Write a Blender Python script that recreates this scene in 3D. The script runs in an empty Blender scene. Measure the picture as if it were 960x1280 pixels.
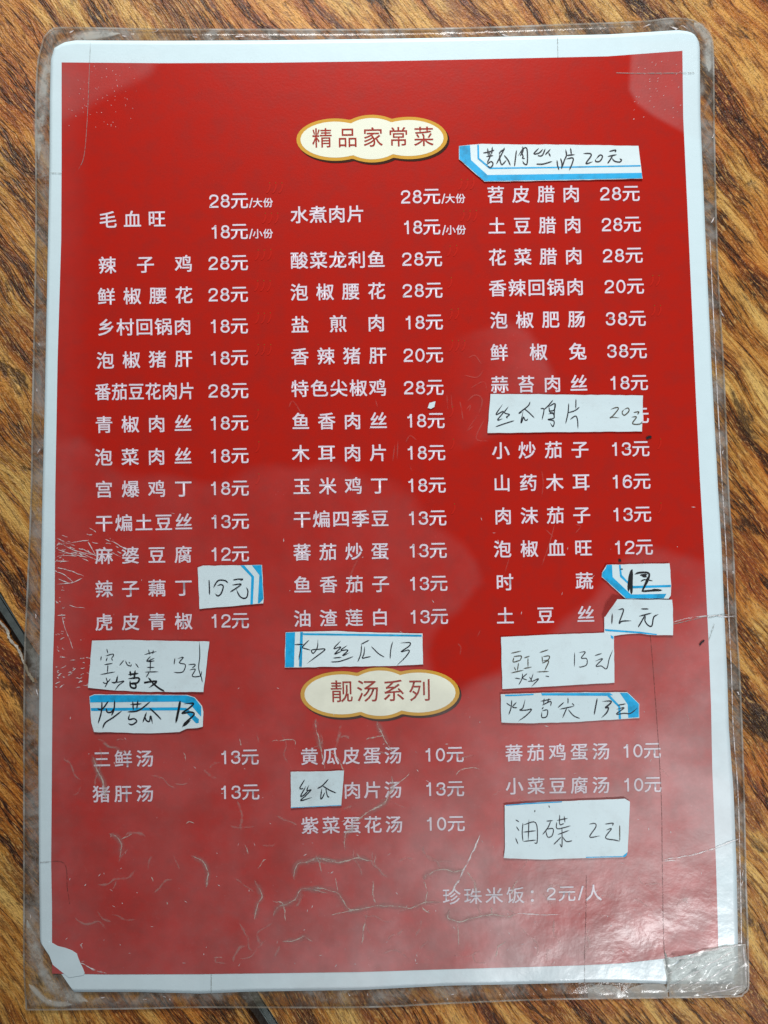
import bpy, bmesh, math, random
import numpy as np
from mathutils import Vector, Matrix
from mathutils.geometry import delaunay_2d_cdt
random.seed(7); rng = np.random.default_rng(7)
SC = bpy.context.scene
COL = SC.collection

# ------------------------------------------------------------------ camera
F_PX, K = 967.0, 0.270                     # focal length in photo pixels, width of the red panel in metres
TX, TY, TZ, AX, AY, AZ = -0.0082*K, 0.0251*K, 1.2033*K, -0.0603, 0.0030, 0.0161
def rx(a): return Matrix.Rotation(a, 3, 'X')
Rm = Matrix.Rotation(AZ, 3, 'Z') @ Matrix.Rotation(AY, 3, 'Y') @ rx(AX)     # world -> camera
RI = Rm.transposed()
CAMP = -(RI @ Vector((TX, TY, -TZ)))
cd = bpy.data.cameras.new('camera'); cam = bpy.data.objects.new('camera', cd); COL.objects.link(cam)
cam.matrix_world = Matrix.Translation(CAMP) @ RI.to_4x4()
cd.sensor_fit = 'VERTICAL'; cd.sensor_height = 24.0; cd.lens = 24.0*F_PX/1280.0
cd.clip_start = 0.01; cd.clip_end = 50.0
SC.camera = cam

# ------------------------------------------------------------------ light (indoor, lamps)
w = bpy.data.worlds.new('World'); SC.world = w; w.use_nodes = True
bg = w.node_tree.nodes['Background']; bg.inputs['Color'].default_value = (0.80, 0.90, 1.0, 1); bg.inputs['Strength'].default_value = 0.14
def area(name, loc, target, sx, sy, watts, col, spread=180):
    l = bpy.data.lights.new(name, 'AREA'); l.shape = 'RECTANGLE'; l.size = sx; l.size_y = sy; l.energy = watts; l.color = col; l.spread = math.radians(spread)
    o = bpy.data.objects.new(name, l); COL.objects.link(o); o.location = loc
    o.rotation_euler = (Vector(target)-Vector(loc)).to_track_quat('-Z', 'Y').to_euler(); return o
area('ceiling_light', (0.02, 0.93, 0.56), (-0.02, 0.22, 0), 0.5, 0.26, 2.5, (1.0, 1.0, 0.98), 75)
hB = 0.90; spot = Vector((0.150, -0.250)); kB = (hB+CAMP.z)/CAMP.z
LB = Vector((CAMP.x+(spot.x-CAMP.x)*kB, CAMP.y+(spot.y-CAMP.y)*kB, hB))
area('window_light', LB, (0.27, -0.16, 0), 0.40, 0.30, 0.72, (0.97, 0.99, 1.0), 42)
SC.view_settings.view_transform = 'Standard'; SC.view_settings.look = 'None'
SC.view_settings.exposure = 0.0; SC.view_settings.gamma = 1.0; SC.view_settings.use_curve_mapping = False
SC.cycles.max_bounces = 8; SC.cycles.transparent_max_bounces = 16

# ------------------------------------------------------------------ mapping: measured photo points -> points of the plane of height z
FR = [RI @ Vector(v) for v in ((1, 0, 0), (0, 1, 0), (0, 0, 1))]
def PV(px, py, z):
    px = np.asarray(px, float); py = np.asarray(py, float); z = np.asarray(z, float)+0*px
    x = (px-480)/F_PX; y = (640-py)/F_PX
    d = [FR[0][i]*x+FR[1][i]*y-FR[2][i] for i in range(3)]
    t = (z-CAMP.z)/d[2]
    return np.stack([CAMP.x+d[0]*t, CAMP.y+d[1]*t, z], -1)
MM = 0.001
def zpage(px, py):                       # height of the top of the laminate above the table
    px = np.asarray(px, float); py = np.asarray(py, float)
    z = 0.9*MM + 0.25*MM*np.sin(px/170.0+0.6)*np.sin(py/230.0)+0.12*MM*np.sin((px+py)/95.0)
    m = 1/(1+np.exp(-(px-600)/60.0))*1/(1+np.exp(-(py-1080)/45.0))
    z = z + m*MM*(0.25*np.sin(px/23.0+py/37.0)+0.22*np.sin(px/15.0-py/19.0+1.3)+0.15*np.sin(px/41.0+py/12.0))
    return z

# ------------------------------------------------------------------ haze (film lifted off the print, plus painted glare in the lower part) drawn by its outline
def sdist(px, py, poly):
    P = np.array(poly, float); n = len(P); d = np.full(px.shape, 1e9); ins = np.zeros(px.shape, bool)
    for i in range(n):
        a = P[i]; b = P[(i+1) % n]; e = b-a
        t = np.clip(((px-a[0])*e[0]+(py-a[1])*e[1])/(e@e), 0, 1)
        d = np.minimum(d, np.hypot(px-a[0]-t*e[0], py-a[1]-t*e[1]))
        c = ((a[1] > py) != (b[1] > py))
        with np.errstate(divide='ignore', invalid='ignore'):
            xi = a[0]+(py-a[1])*e[0]/(e[1] if e[1] else 1e-9)
        ins ^= c & (px < xi)
    return np.where(ins, d, -d)
def sm(x, a, b): t = np.clip((x-a)/(b-a), 0, 1); return t*t*(3-2*t)
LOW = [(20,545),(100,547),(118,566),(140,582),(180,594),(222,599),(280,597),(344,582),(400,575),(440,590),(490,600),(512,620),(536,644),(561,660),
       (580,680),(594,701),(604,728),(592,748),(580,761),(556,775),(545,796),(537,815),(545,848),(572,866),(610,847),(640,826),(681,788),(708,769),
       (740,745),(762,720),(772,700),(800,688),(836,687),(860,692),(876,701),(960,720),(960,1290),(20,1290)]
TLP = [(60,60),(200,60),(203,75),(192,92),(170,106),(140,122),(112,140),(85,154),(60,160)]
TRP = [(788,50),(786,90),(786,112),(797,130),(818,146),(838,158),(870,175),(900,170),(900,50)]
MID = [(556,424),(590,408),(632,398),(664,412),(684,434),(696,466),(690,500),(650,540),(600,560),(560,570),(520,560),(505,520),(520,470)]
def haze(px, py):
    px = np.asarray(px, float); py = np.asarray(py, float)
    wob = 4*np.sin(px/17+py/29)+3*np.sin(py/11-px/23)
    low = sm(sdist(px, py, LOW)+wob*0.8, -7, 12)*(0.20+0.24*sm(py, 640, 1000)+0.10*sm(px, 250, 600)*sm(py, 850, 1100)+0.62*sm(px*0.8+py, 1250, 1780))  # rises toward the lower right: window glare painted as haze
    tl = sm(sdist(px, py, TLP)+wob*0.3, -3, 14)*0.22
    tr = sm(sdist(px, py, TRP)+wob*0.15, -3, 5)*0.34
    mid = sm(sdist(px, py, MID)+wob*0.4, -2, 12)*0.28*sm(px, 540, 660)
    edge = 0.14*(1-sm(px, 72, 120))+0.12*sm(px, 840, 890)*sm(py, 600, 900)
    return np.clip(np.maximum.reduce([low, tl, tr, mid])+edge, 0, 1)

# ------------------------------------------------------------------ materials
def nodes(name):
    m = bpy.data.materials.new(name); m.use_nodes = True; nt = m.node_tree
    return m, nt, nt.nodes['Principled BSDF'], nt.nodes['Material Output']
class N:
    def __init__(s, nt): s.nt = nt
    def n(s, t, **kw):
        x = s.nt.nodes.new(t)
        for k, v in kw.items():
            if hasattr(x, k) and not k.isdigit(): setattr(x, k, v)
        return x
    def put(s, sock, v):
        if isinstance(v, bpy.types.NodeSocket): s.nt.links.new(v, sock)
        elif isinstance(v, tuple) and sock.type == 'RGBA' and len(v) == 3: sock.default_value = v+(1,)
        else: sock.default_value = v
    def math(s, op, a, b=0.0, c=0.0, clamp=False):
        x = s.nt.nodes.new('ShaderNodeMath'); x.operation = op; x.use_clamp = clamp
        for i, v in enumerate((a, b, c)): s.put(x.inputs[i], v)
        return x.outputs[0]
    def mix(s, f, a, b, mode='MIX'):
        x = s.nt.nodes.new('ShaderNodeMix'); x.data_type = 'RGBA'; x.blend_type = mode
        s.put(x.inputs['Factor'], f); s.put(x.inputs['A'], a); s.put(x.inputs['B'], b); return x.outputs['Result']
    def noise(s, vec, scale, detail=3, rough=0.55, dist=0.0):
        x = s.nt.nodes.new('ShaderNodeTexNoise'); s.put(x.inputs['Vector'], vec); x.inputs['Scale'].default_value = scale
        x.inputs['Detail'].default_value = detail; x.inputs['Roughness'].default_value = rough; x.inputs['Distortion'].default_value = dist
        return x.outputs['Fac']
    def step(s, v, a, b, lo=0.0, hi=1.0):
        x = s.nt.nodes.new('ShaderNodeMapRange'); x.interpolation_type = 'SMOOTHSTEP'
        for i, q in enumerate((v, a, b, lo, hi)): s.put(x.inputs[i], q)
        return x.outputs[0]
    def pos(s): return s.nt.nodes.new('ShaderNodeNewGeometry').outputs['Position']
    def mapv(s, vec, loc=(0,0,0), rot=(0,0,0), sc=(1,1,1)):
        x = s.nt.nodes.new('ShaderNodeMapping'); s.put(x.inputs[0], vec)
        x.inputs['Location'].default_value = loc; x.inputs['Rotation'].default_value = rot; x.inputs['Scale'].default_value = sc
        return x.outputs[0]
    def bump(s, h, dist, strength=1.0, normal=None):
        x = s.nt.nodes.new('ShaderNodeBump'); s.put(x.inputs['Height'], h); x.inputs['Distance'].default_value = dist
        x.inputs['Strength'].default_value = strength
        if normal is not None: s.nt.links.new(normal, x.inputs['Normal'])
        return x.outputs[0]

def laminated(name, color, mottle=0.06, dirt=0.36):
    """print under glossy plastic film: the film is the rough gloss and coat; milky where the film has lifted, with the lower-right glare painted in"""
    m, nt, b, out = nodes(name); g = N(nt); p = g.pos()
    at = nt.nodes.new('ShaderNodeAttribute'); at.attribute_name = 'haze'; hz = at.outputs['Fac']
    big = g.noise(p, 28, 4, 0.6); fine = g.noise(p, 900, 2, 0.6); mid = g.noise(p, 130, 3, 0.65)
    c = g.mix(g.math('MULTIPLY', g.step(mid, 0.35, 0.75), mottle), color, (0.06, 0.03, 0.03))
    # fine pale speckle and dust in the worn zone
    sp = g.step(fine, 0.60, 0.72)
    vor = nt.nodes.new('ShaderNodeTexVoronoi'); g.put(vor.inputs['Vector'], p); vor.inputs['Scale'].default_value = 420
    dust = g.math('MULTIPLY', g.step(vor.outputs['Distance'], 0.10, 0.04), g.step(g.noise(p, 60, 2), 0.50, 0.66))
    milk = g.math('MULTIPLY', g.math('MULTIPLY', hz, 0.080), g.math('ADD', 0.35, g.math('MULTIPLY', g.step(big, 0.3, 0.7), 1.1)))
    milk = g.math('ADD', milk, g.math('MULTIPLY', g.math('POWER', hz, 3.0), g.math('ADD', 0.05, g.math('MULTIPLY', g.step(big, 0.35, 0.65), 0.13))))  # window glare put into the base colour as pale milkiness
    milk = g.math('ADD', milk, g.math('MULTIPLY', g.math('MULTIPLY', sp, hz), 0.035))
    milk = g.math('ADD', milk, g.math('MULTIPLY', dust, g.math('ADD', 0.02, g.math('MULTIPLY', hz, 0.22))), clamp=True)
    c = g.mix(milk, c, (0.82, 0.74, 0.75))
    grime_shade = g.math('MULTIPLY', g.math('MULTIPLY', hz, g.step(g.noise(g.mapv(p, (3.1, 0, 0)), 45, 5, 0.7), 0.30, 0.66)), dirt)  # grime, with the dimness of the lower area put into the colour
    c = g.mix(grime_shade, c, (0.11, 0.085, 0.075))
    g.put(b.inputs['Base Color'], c)
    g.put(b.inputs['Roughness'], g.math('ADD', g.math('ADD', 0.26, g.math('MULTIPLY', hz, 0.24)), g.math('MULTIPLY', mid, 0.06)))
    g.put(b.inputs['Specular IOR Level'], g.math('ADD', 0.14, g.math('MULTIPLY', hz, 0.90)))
    # relief: leather-like film grain, plus crumple towards the handled lower right corner
    sep = nt.nodes.new('ShaderNodeSeparateXYZ'); nt.links.new(p, sep.inputs[0])
    wr = g.math('MULTIPLY', g.step(sep.outputs[0], -0.02, 0.10), g.step(sep.outputs[1], -0.12, -0.185))
    crumple = g.noise(p, 44, 5, 0.50, 0.15)
    h1 = g.bump(fine, 0.00004, 0.7)
    n2 = nt.nodes.new('ShaderNodeBump'); g.put(n2.inputs['Height'], crumple); n2.inputs['Distance'].default_value = 0.0019
    g.put(n2.inputs['Strength'], g.math('ADD', 0.05, g.math('MULTIPLY', wr, 0.80))); nt.links.new(h1, n2.inputs['Normal'])
    nt.links.new(n2.outputs[0], b.inputs['Normal'])
    g.put(b.inputs['Coat Weight'], g.math('ADD', g.math('MULTIPLY', hz, 0.5), g.math('MULTIPLY', wr, 0.4), clamp=True)); g.put(b.inputs['Coat Roughness'], g.math('SUBTRACT', 0.42, g.math('MULTIPLY', wr, 0.12)))
    nt.links.new(n2.outputs[0], b.inputs['Coat Normal'])
    return m

def paper_mat(name, color, dirt=0.12, rough=0.5, seed=0.0):
    m, nt, b, out = nodes(name); g = N(nt); p = g.mapv(g.pos(), (seed, seed*0.7, 0))
    a = g.step(g.noise(p, 90, 5, 0.7), 0.48, 0.75); s = g.step(g.noise(p, 700, 3, 0.6), 0.62, 0.74)
    c = g.mix(g.math('MULTIPLY', a, dirt), color, (0.36, 0.34, 0.33))
    c = g.mix(g.math('MULTIPLY', s, dirt*0.9), c, (0.22, 0.21, 0.20))
    g.put(b.inputs['Base Color'], c); b.inputs['Roughness'].default_value = rough; b.inputs['Specular IOR Level'].default_value = 0.35
    nt.links.new(g.bump(g.noise(p, 160, 4, 0.6), 0.0004, 0.35), b.inputs['Normal'])
    return m
def ink_mat(name, color, fade=0.35):
    m, nt, b, out = nodes(name); g = N(nt); p = g.pos()
    f = g.step(g.noise(p, 500, 3, 0.7), 0.45, 0.75)
    tr = nt.nodes.new('ShaderNodeBsdfTransparent'); mx = nt.nodes.new('ShaderNodeMixShader')
    b.inputs['Base Color'].default_value = color+(1,); b.inputs['Roughness'].default_value = 0.45
    g.put(mx.inputs[0], g.math('MULTIPLY', f, fade)); nt.links.new(b.outputs[0], mx.inputs[1]); nt.links.new(tr.outputs[0], mx.inputs[2])
    nt.links.new(mx.outputs[0], out.inputs[0]); return m
def ribbon_mat(name, color, rough=0.4, strength=1.0, spec=0.4, nscale=350):
    """worn line: opaque at its spine, fading to nothing at its edges, broken up by noise"""
    m, nt, b, out = nodes(name); g = N(nt); p = g.pos()
    at = nt.nodes.new('ShaderNodeAttribute'); at.attribute_name = 'fade'
    f = g.math('MULTIPLY', g.math('POWER', at.outputs['Fac'], 1.5), g.math('MULTIPLY', g.step(g.noise(p, nscale, 4, 0.75), 0.30, 0.62), strength), clamp=True)
    tr = nt.nodes.new('ShaderNodeBsdfTransparent'); mx = nt.nodes.new('ShaderNodeMixShader')
    b.inputs['Base Color'].default_value = color+(1,); b.inputs['Roughness'].default_value = rough; b.inputs['Specular IOR Level'].default_value = spec
    g.put(mx.inputs[0], f); nt.links.new(tr.outputs[0], mx.inputs[1]); nt.links.new(b.outputs[0], mx.inputs[2])
    nt.links.new(mx.outputs[0], out.inputs[0]); return m
def plain(name, color, rough=0.5, metal=0.0, bumpy=0.0):
    m, nt, b, out = nodes(name); g = N(nt); p = g.pos()
    c = g.mix(g.step(g.noise(p, 220, 4, 0.7), 0.40, 0.75), color, tuple(v*0.62 for v in color))
    g.put(b.inputs['Base Color'], c); b.inputs['Roughness'].default_value = rough; b.inputs['Metallic'].default_value = metal
    if bumpy: nt.links.new(g.bump(g.noise(p, 500, 4, 0.6), bumpy, 1.0), b.inputs['Normal'])
    return m

def wood_mat():
    m, nt, b, out = nodes('wood_grain'); g = N(nt); p = g.pos()
    wv = nt.nodes.new('ShaderNodeTexNoise'); nt.links.new(p, wv.inputs['Vector']); wv.inputs['Scale'].default_value = 13; wv.inputs['Detail'].default_value = 2
    off = nt.nodes.new('ShaderNodeVectorMath'); off.operation = 'SUBTRACT'; nt.links.new(wv.outputs['Color'], off.inputs[0]); off.inputs[1].default_value = (.5, .5, .5)
    sc = nt.nodes.new('ShaderNodeVectorMath'); sc.operation = 'SCALE'; nt.links.new(off.outputs[0], sc.inputs[0]); sc.inputs['Scale'].default_value = 0.022
    ad = nt.nodes.new('ShaderNodeVectorMath'); nt.links.new(p, ad.inputs[0]); nt.links.new(sc.outputs[0], ad.inputs[1])
    q = g.mapv(ad.outputs[0], rot=(0, 0, math.radians(55)))            # x runs along the grain
    L = lambda a, c, **k: g.noise(g.mapv(q, sc=(a, c, 1), loc=(k.pop('s', 0), k.pop('t', 0), 0)), 1.0, **k)
    bands = L(8, 88, detail=4, rough=0.70)
    patch = L(20, 50, s=3.3, detail=4, rough=0.62)
    fibre = L(110, 900, s=1.7, detail=3, rough=0.65)
    dash = L(240, 1100, s=5.1, detail=2, rough=0.6)
    split = L(20, 240, s=9.2, t=4, detail=3, rough=0.6)
    speck = g.noise(p, 1300, 2, 0.6); grit = L(420, 2100, s=7.7, detail=2, rough=0.7)
    cr = nt.nodes.new('ShaderNodeValToRGB'); nt.links.new(bands, cr.inputs[0]); e = cr.color_ramp.elements
    e[0].position = 0.34; e[0].color = (0.035, 0.011, 0.002, 1); e[1].position = 0.62; e[1].color = (0.70, 0.47, 0.14, 1)
    for ps, cc in ((0.41, (0.15, 0.048, 0.007, 1)), (0.46, (0.36, 0.135, 0.018, 1)), (0.53, (0.48, 0.235, 0.042, 1))):
        x = cr.color_ramp.elements.new(ps); x.color = cc
    c = g.mix(g.math('MULTIPLY', g.step(patch, 0.54, 0.64), 0.75), cr.outputs[0], (0.20, 0.055, 0.009))
    c = g.mix(g.math('MULTIPLY', g.step(fibre, 0.51, 0.59), 0.55), c, (0.080, 0.024, 0.005))
    c = g.mix(g.math('MULTIPLY', g.step(dash, 0.55, 0.64), 0.65), c, (0.66, 0.42, 0.15))
    dk = g.math('MULTIPLY', g.step(g.math('ABSOLUTE', g.math('SUBTRACT', split, 0.5)), 0.034, 0.006), g.step(bands, 0.58, 0.46))
    c = g.mix(g.math('MULTIPLY', dk, 0.9), c, (0.018, 0.007, 0.003))
    knot = g.math('MULTIPLY', g.step(L(26, 60, s=12, t=2, detail=5, rough=0.7), 0.57, 0.66), 0.85)
    c = g.mix(knot, c, (0.022, 0.009, 0.003))
    c = g.mix(g.math('MULTIPLY', g.step(grit, 0.44, 0.36), 0.60), c, (0.060, 0.020, 0.005))
    c = g.mix(g.math('MULTIPLY', g.step(grit, 0.58, 0.68), 0.50), c, (0.72, 0.44, 0.16))
    warm = g.step(g.noise(g.mapv(p, (5, 2, 0)), 14, 3, 0.6), 0.42, 0.62)
    c = g.mix(g.math('ADD', 0.16, g.math('MULTIPLY', warm, 0.58)), c, (1.0, 0.60, 0.30), 'MULTIPLY')
    g.put(b.inputs['Base Color'], c)
    g.put(b.inputs['Roughness'], g.math('ADD', 0.36, g.math('MULTIPLY', fibre, 0.22)))
    b.inputs['Specular IOR Level'].default_value = 0.36
    hh = g.math('ADD', g.math('MULTIPLY', fibre, 0.6), g.math('ADD', g.math('MULTIPLY', dash, 0.4), g.math('MULTIPLY', speck, 0.5)))
    hh = g.math('SUBTRACT', hh, g.math('MULTIPLY', g.math('ADD', dk, knot), 0.4))
    nt.links.new(g.bump(hh, 0.00075, 0.9), b.inputs['Normal'])
    return m

def film_mat(name='clear_film', a0=0.14, a1=0.34, tint=(0.88, 0.84, 0.76), dirtc=(0.28, 0.22, 0.16), wr=0.35):
    m, nt, b, out = nodes(name); g = N(nt); p = g.pos()
    d = g.step(g.noise(p, 75, 5, 0.7, 0.5), 0.36, 0.66)
    e = g.step(g.noise(g.mapv(p, (2, 1, 0)), 240, 4, 0.65), 0.50, 0.70)
    g.put(b.inputs['Base Color'], g.mix(d, dirtc, (0.46, 0.45, 0.42)))
    b.inputs['Roughness'].default_value = 0.18; b.inputs['Specular IOR Level'].default_value = 0.7
    nrm = g.bump(g.noise(p, 90, 4, 0.55, 0.8), 0.0012, wr); nt.links.new(g.bump(g.noise(p, 600, 3), 0.00008, 0.6, nrm), b.inputs['Normal'])
    tr = nt.nodes.new('ShaderNodeBsdfTransparent'); tr.inputs[0].default_value = tint+(1,)
    mx = nt.nodes.new('ShaderNodeMixShader')
    al = g.math('ADD', g.math('ADD', a0, g.math('MULTIPLY', d, a1-a0+0.12)), g.math('MULTIPLY', e, 0.14), clamp=True)
    g.put(mx.inputs[0], al); nt.links.new(tr.outputs[0], mx.inputs[1]); nt.links.new(b.outputs[0], mx.inputs[2])
    nt.links.new(mx.outputs[0], out.inputs[0]); return m

M = {}
M['wood'] = wood_mat()
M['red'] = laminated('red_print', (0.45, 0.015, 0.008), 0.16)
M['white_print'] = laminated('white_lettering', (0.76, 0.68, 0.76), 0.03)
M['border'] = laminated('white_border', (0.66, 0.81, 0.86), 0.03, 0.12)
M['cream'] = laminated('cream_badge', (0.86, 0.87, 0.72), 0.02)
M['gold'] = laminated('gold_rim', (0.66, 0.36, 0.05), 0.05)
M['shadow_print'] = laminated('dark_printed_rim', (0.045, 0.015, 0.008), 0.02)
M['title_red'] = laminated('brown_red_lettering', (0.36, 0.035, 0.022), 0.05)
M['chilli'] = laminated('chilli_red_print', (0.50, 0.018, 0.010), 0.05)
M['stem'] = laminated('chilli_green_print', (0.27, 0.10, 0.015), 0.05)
M['slip'] = [paper_mat('slip_paper_%s' % c, col, d, 0.42, i*1.7) for i, (c, col, d) in enumerate((('bright', (0.72, 0.84, 0.87), 0.06), ('plain', (0.67, 0.80, 0.84), 0.15), ('worn', (0.62, 0.75, 0.79), 0.24)))]
M['cyan'] = plain('cyan_ink', (0.002, 0.42, 0.80), 0.6)
M['ink'] = ink_mat('black_pen', (0.012, 0.012, 0.020), 0.16)
M['pencil'] = ink_mat('worn_brown_pen', (0.085, 0.075, 0.050), 0.55)
M['marker'] = ink_mat('black_marker', (0.008, 0.008, 0.010), 0.10)
M['film'] = film_mat()
M['flap'] = film_mat('lifted_film', 0.30, 0.46, (0.93, 0.94, 0.92), (0.74, 0.75, 0.72), 0.4)
M['crack'] = ribbon_mat('pale_crack', (0.62, 0.54, 0.48), 0.35, 0.75)
M['crack_white'] = ribbon_mat('white_crease', (0.80, 0.76, 0.76), 0.25, 1.0, 0.9)
M['halo'] = ribbon_mat('scuffed_haze', (0.42, 0.27, 0.25), 0.45, 0.36, 0.4, 120)
M['cut'] = ribbon_mat('dark_cut_line', (0.10, 0.05, 0.04), 0.4, 0.65, 0.4, 900)
M['cutgrey'] = ribbon_mat('grey_cut_line', (0.30, 0.32, 0.30), 0.4, 0.9, 0.4, 900)
M['ghost'] = ribbon_mat('faint_scribble', (0.62, 0.20, 0.17), 0.35, 0.28, 0.7, 200)
M['metal'] = plain('dull_metal', (0.20, 0.23, 0.22), 0.38, 0.7, 0.0002)
M['groove'] = plain('dark_groove', (0.035, 0.024, 0.016), 0.7, 0, 0.0008)
M['chip'] = plain('chipped_edge_board', (0.55, 0.50, 0.42), 0.7, 0, 0.0008)

# ------------------------------------------------------------------ object helpers
def tag(o, label=None, cat=None, group=None, kind=None):
    if label: o['label'] = label
    if cat: o['category'] = cat
    if group: o['group'] = group
    if kind: o['kind'] = kind
    return o
def empty(name, loc=(0, 0, 0)):
    o = bpy.data.objects.new(name, None); o.location = loc; o.empty_display_size = 0.01; COL.objects.link(o); return o
def mesh(name, V, Fc, mat, parent=None, attrs=None, smooth=True):
    V = np.asarray(V, float)
    if parent is not None: V = V-np.array(ploc(parent))
    me = bpy.data.meshes.new(name); me.from_pydata(V.tolist(), [], Fc); me.update()
    if attrs:
        for k, v in attrs.items():
            a = me.attributes.new(k, 'FLOAT', 'POINT'); a.data.foreach_set('value', np.asarray(v, np.float32))
    if smooth: me.polygons.foreach_set('use_smooth', [True]*len(me.polygons))
    me.materials.append(mat); o = bpy.data.objects.new(name, me); COL.objects.link(o)
    if parent is not None: o.parent = parent
    return o
def ploc(p):
    l = Vector((0, 0, 0))
    while p is not None: l = l+p.location; p = p.parent
    return l
def resample(pts, n):
    P = np.array(pts, float); d = np.r_[0, np.cumsum(np.hypot(*np.diff(P, axis=0).T))]
    t = np.linspace(0, d[-1], n); return np.stack([np.interp(t, d, P[:, 0]), np.interp(t, d, P[:, 1])], 1)
def smoothline(pts, k=5):
    P = np.array(pts, float)
    if len(P) < 3: return resample(P, max(3, k))
    Q = np.vstack([2*P[0]-P[1], P, 2*P[-1]-P[-2]]); out = []
    for i in range(1, len(Q)-2):
        p0, p1, p2, p3 = Q[i-1:i+3]
        for t in np.linspace(0, 1, k, endpoint=False):
            out.append(0.5*((2*p1)+(-p0+p2)*t+(2*p0-5*p1+4*p2-p3)*t*t+(-p0+3*p1-3*p2+p3)*t**3))
    out.append(P[-1]); return np.array(out)
def coons(top, bottom, left, right, nu, nv):
    T, B, Lf, Rt = resample(top, nu), resample(bottom, nu), resample(left, nv), resample(right, nv)
    u = np.linspace(0, 1, nu)[None, :, None]; v = np.linspace(0, 1, nv)[:, None, None]
    S = (1-v)*T[None]+v*B[None]+(1-u)*Lf[:, None]+u*Rt[:, None]
    S -= (1-u)*(1-v)*T[0]+u*(1-v)*T[-1]+(1-u)*v*B[0]+u*v*B[-1]
    return S
def grid_sheet(name, S, zf, mat, parent, skirt=0.0, hz=True):
    nv, nu = S.shape[:2]; px, py = S[..., 0].ravel(), S[..., 1].ravel()
    V = PV(px, py, zf(px, py)); F = []
    for j in range(nv-1):
        a = j*nu
        F += [(a+i, a+nu+i, a+nu+i+1, a+i+1) for i in range(nu-1)]
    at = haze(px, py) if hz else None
    if skirt:
        ring = [i for i in range(nu)]+[j*nu+nu-1 for j in range(1, nv)]+[(nv-1)*nu+i for i in range(nu-2, -1, -1)]+[j*nu for j in range(nv-2, 0, -1)]
        base = len(V); W = V[ring].copy(); W[:, 2] -= skirt; V = np.vstack([V, W]); n = len(ring)
        F += [(ring[(i+1) % n], base+(i+1) % n, base+i, ring[i]) for i in range(n)]
        if hz: at = np.r_[at, at[ring]]
    return mesh(name, V, F, mat, parent, {'haze': at} if hz else None)
def cdt_sheet(name, poly, zf, mat, parent, thick=0.0, spacing=8.0, hz=False, attr=None):
    """flat outline (photo px) -> triangulated sheet with real thickness following zf"""
    P = np.array(poly, float); n = len(P); B = []
    for i in range(n):
        a, b = P[i], P[(i+1) % n]; k = max(1, int(np.hypot(*(b-a))/spacing))
        B += [a+(b-a)*t/k for t in range(k)]
    B = np.array(B); lo, hi = B.min(0), B.max(0)
    gx, gy = np.meshgrid(np.arange(lo[0], hi[0], spacing), np.arange(lo[1], hi[1], spacing)); gx = gx.ravel(); gy = gy.ravel()
    ok = sdist(gx, gy, B) > spacing*0.35; I = np.stack([gx[ok], gy[ok]], 1)
    A = np.vstack([B, I]) if len(I) else B
    vs, es, fs, *_ = delaunay_2d_cdt([Vector(p) for p in A], [(i, (i+1) % len(B)) for i in range(len(B))], [], 1, 1e-6)
    Q = np.array([tuple(v) for v in vs]); fs = [tuple(f) for f in fs]
    F = []
    for f in fs:
        a = [Q[i] for i in f]; ar = sum(a[i][0]*a[(i+1) % len(a)][1]-a[(i+1) % len(a)][0]*a[i][1] for i in range(len(a)))
        F.append(f if ar < 0 else f[::-1])
    V = PV(Q[:, 0], Q[:, 1], zf(Q[:, 0], Q[:, 1])); N0 = len(V)
    if thick:
        cnt = {}
        for f in F:
            for i in range(len(f)):
                cnt[(f[i], f[(i+1) % len(f)])] = 1
        edges = [e for e in cnt if (e[1], e[0]) not in cnt]
        W = V.copy(); W[:, 2] -= thick; V = np.vstack([V, W])
        F = F+[tuple(N0+i for i in f[::-1]) for f in F]+[(e[1], e[0], N0+e[0], N0+e[1]) for e in edges]
    at = {}
    if hz: h = haze(Q[:, 0], Q[:, 1]); at['haze'] = np.r_[h, h] if thick else h
    return mesh(name, V, F, mat, parent, at or None, smooth=not thick)
def ribbons(name, lines, zf, mat, parent, dz=0.0, width=2.0, smooth=4, taper=True, jitter=0.0, flat=False):
    """lines: list of point lists (photo px), optionally (width, pts)"""
    V, F, fade = [], [], []
    for ln in lines:
        wd = width
        if isinstance(ln, tuple) and np.isscalar(ln[0]): wd, ln = ln
        C = smoothline(ln, smooth)
        if jitter: 
            C = resample(C, max(6, int(np.hypot(*np.diff(C, axis=0).T).sum()/2.5))); J = rng.normal(0, jitter, C.shape); J[1:-1] = (J[:-2]+J[1:-1]+J[2:])/2; C = C+J
        T = np.gradient(C, axis=0); L = np.hypot(T[:, 0], T[:, 1])+1e-9; Nn = np.stack([-T[:, 1]/L, T[:, 0]/L], 1)
        n = len(C); t = np.linspace(0, 1, n)
        wdt = wd*0.5*(np.clip(np.minimum(t, 1-t)*8+0.06, 0, 1) if taper else np.ones(n))
        if jitter: wdt = wdt*rng.uniform(0.5, 1.45, n)
        b = len(V)
        cols = [(-1, 0), (-0.35, 1), (0.35, 1), (1, 0)] if not flat else [(-1, 1), (1, 1)]
        for i in range(n):
            for s, f in cols:
                q = C[i]+Nn[i]*wdt[i]*s; V.append((q[0], q[1])); fade.append(f)
        m = len(cols)
        for i in range(n-1):
            for j in range(m-1):
                a = b+i*m+j; F.append((a, a+1, a+m+1, a+m))
    V = np.array(V); X = PV(V[:, 0], V[:, 1], zf(V[:, 0], V[:, 1])+dz)
    # make faces look up
    FF = []
    for f in F:
        a, b_, c = X[f[0]], X[f[1]], X[f[2]]
        FF.append(f if np.cross(b_-a, c-a)[2] > 0 else f[::-1])
    return mesh(name, X, FF, mat, parent, {'fade': fade, 'haze': haze(V[:, 0], V[:, 1])})

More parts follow.
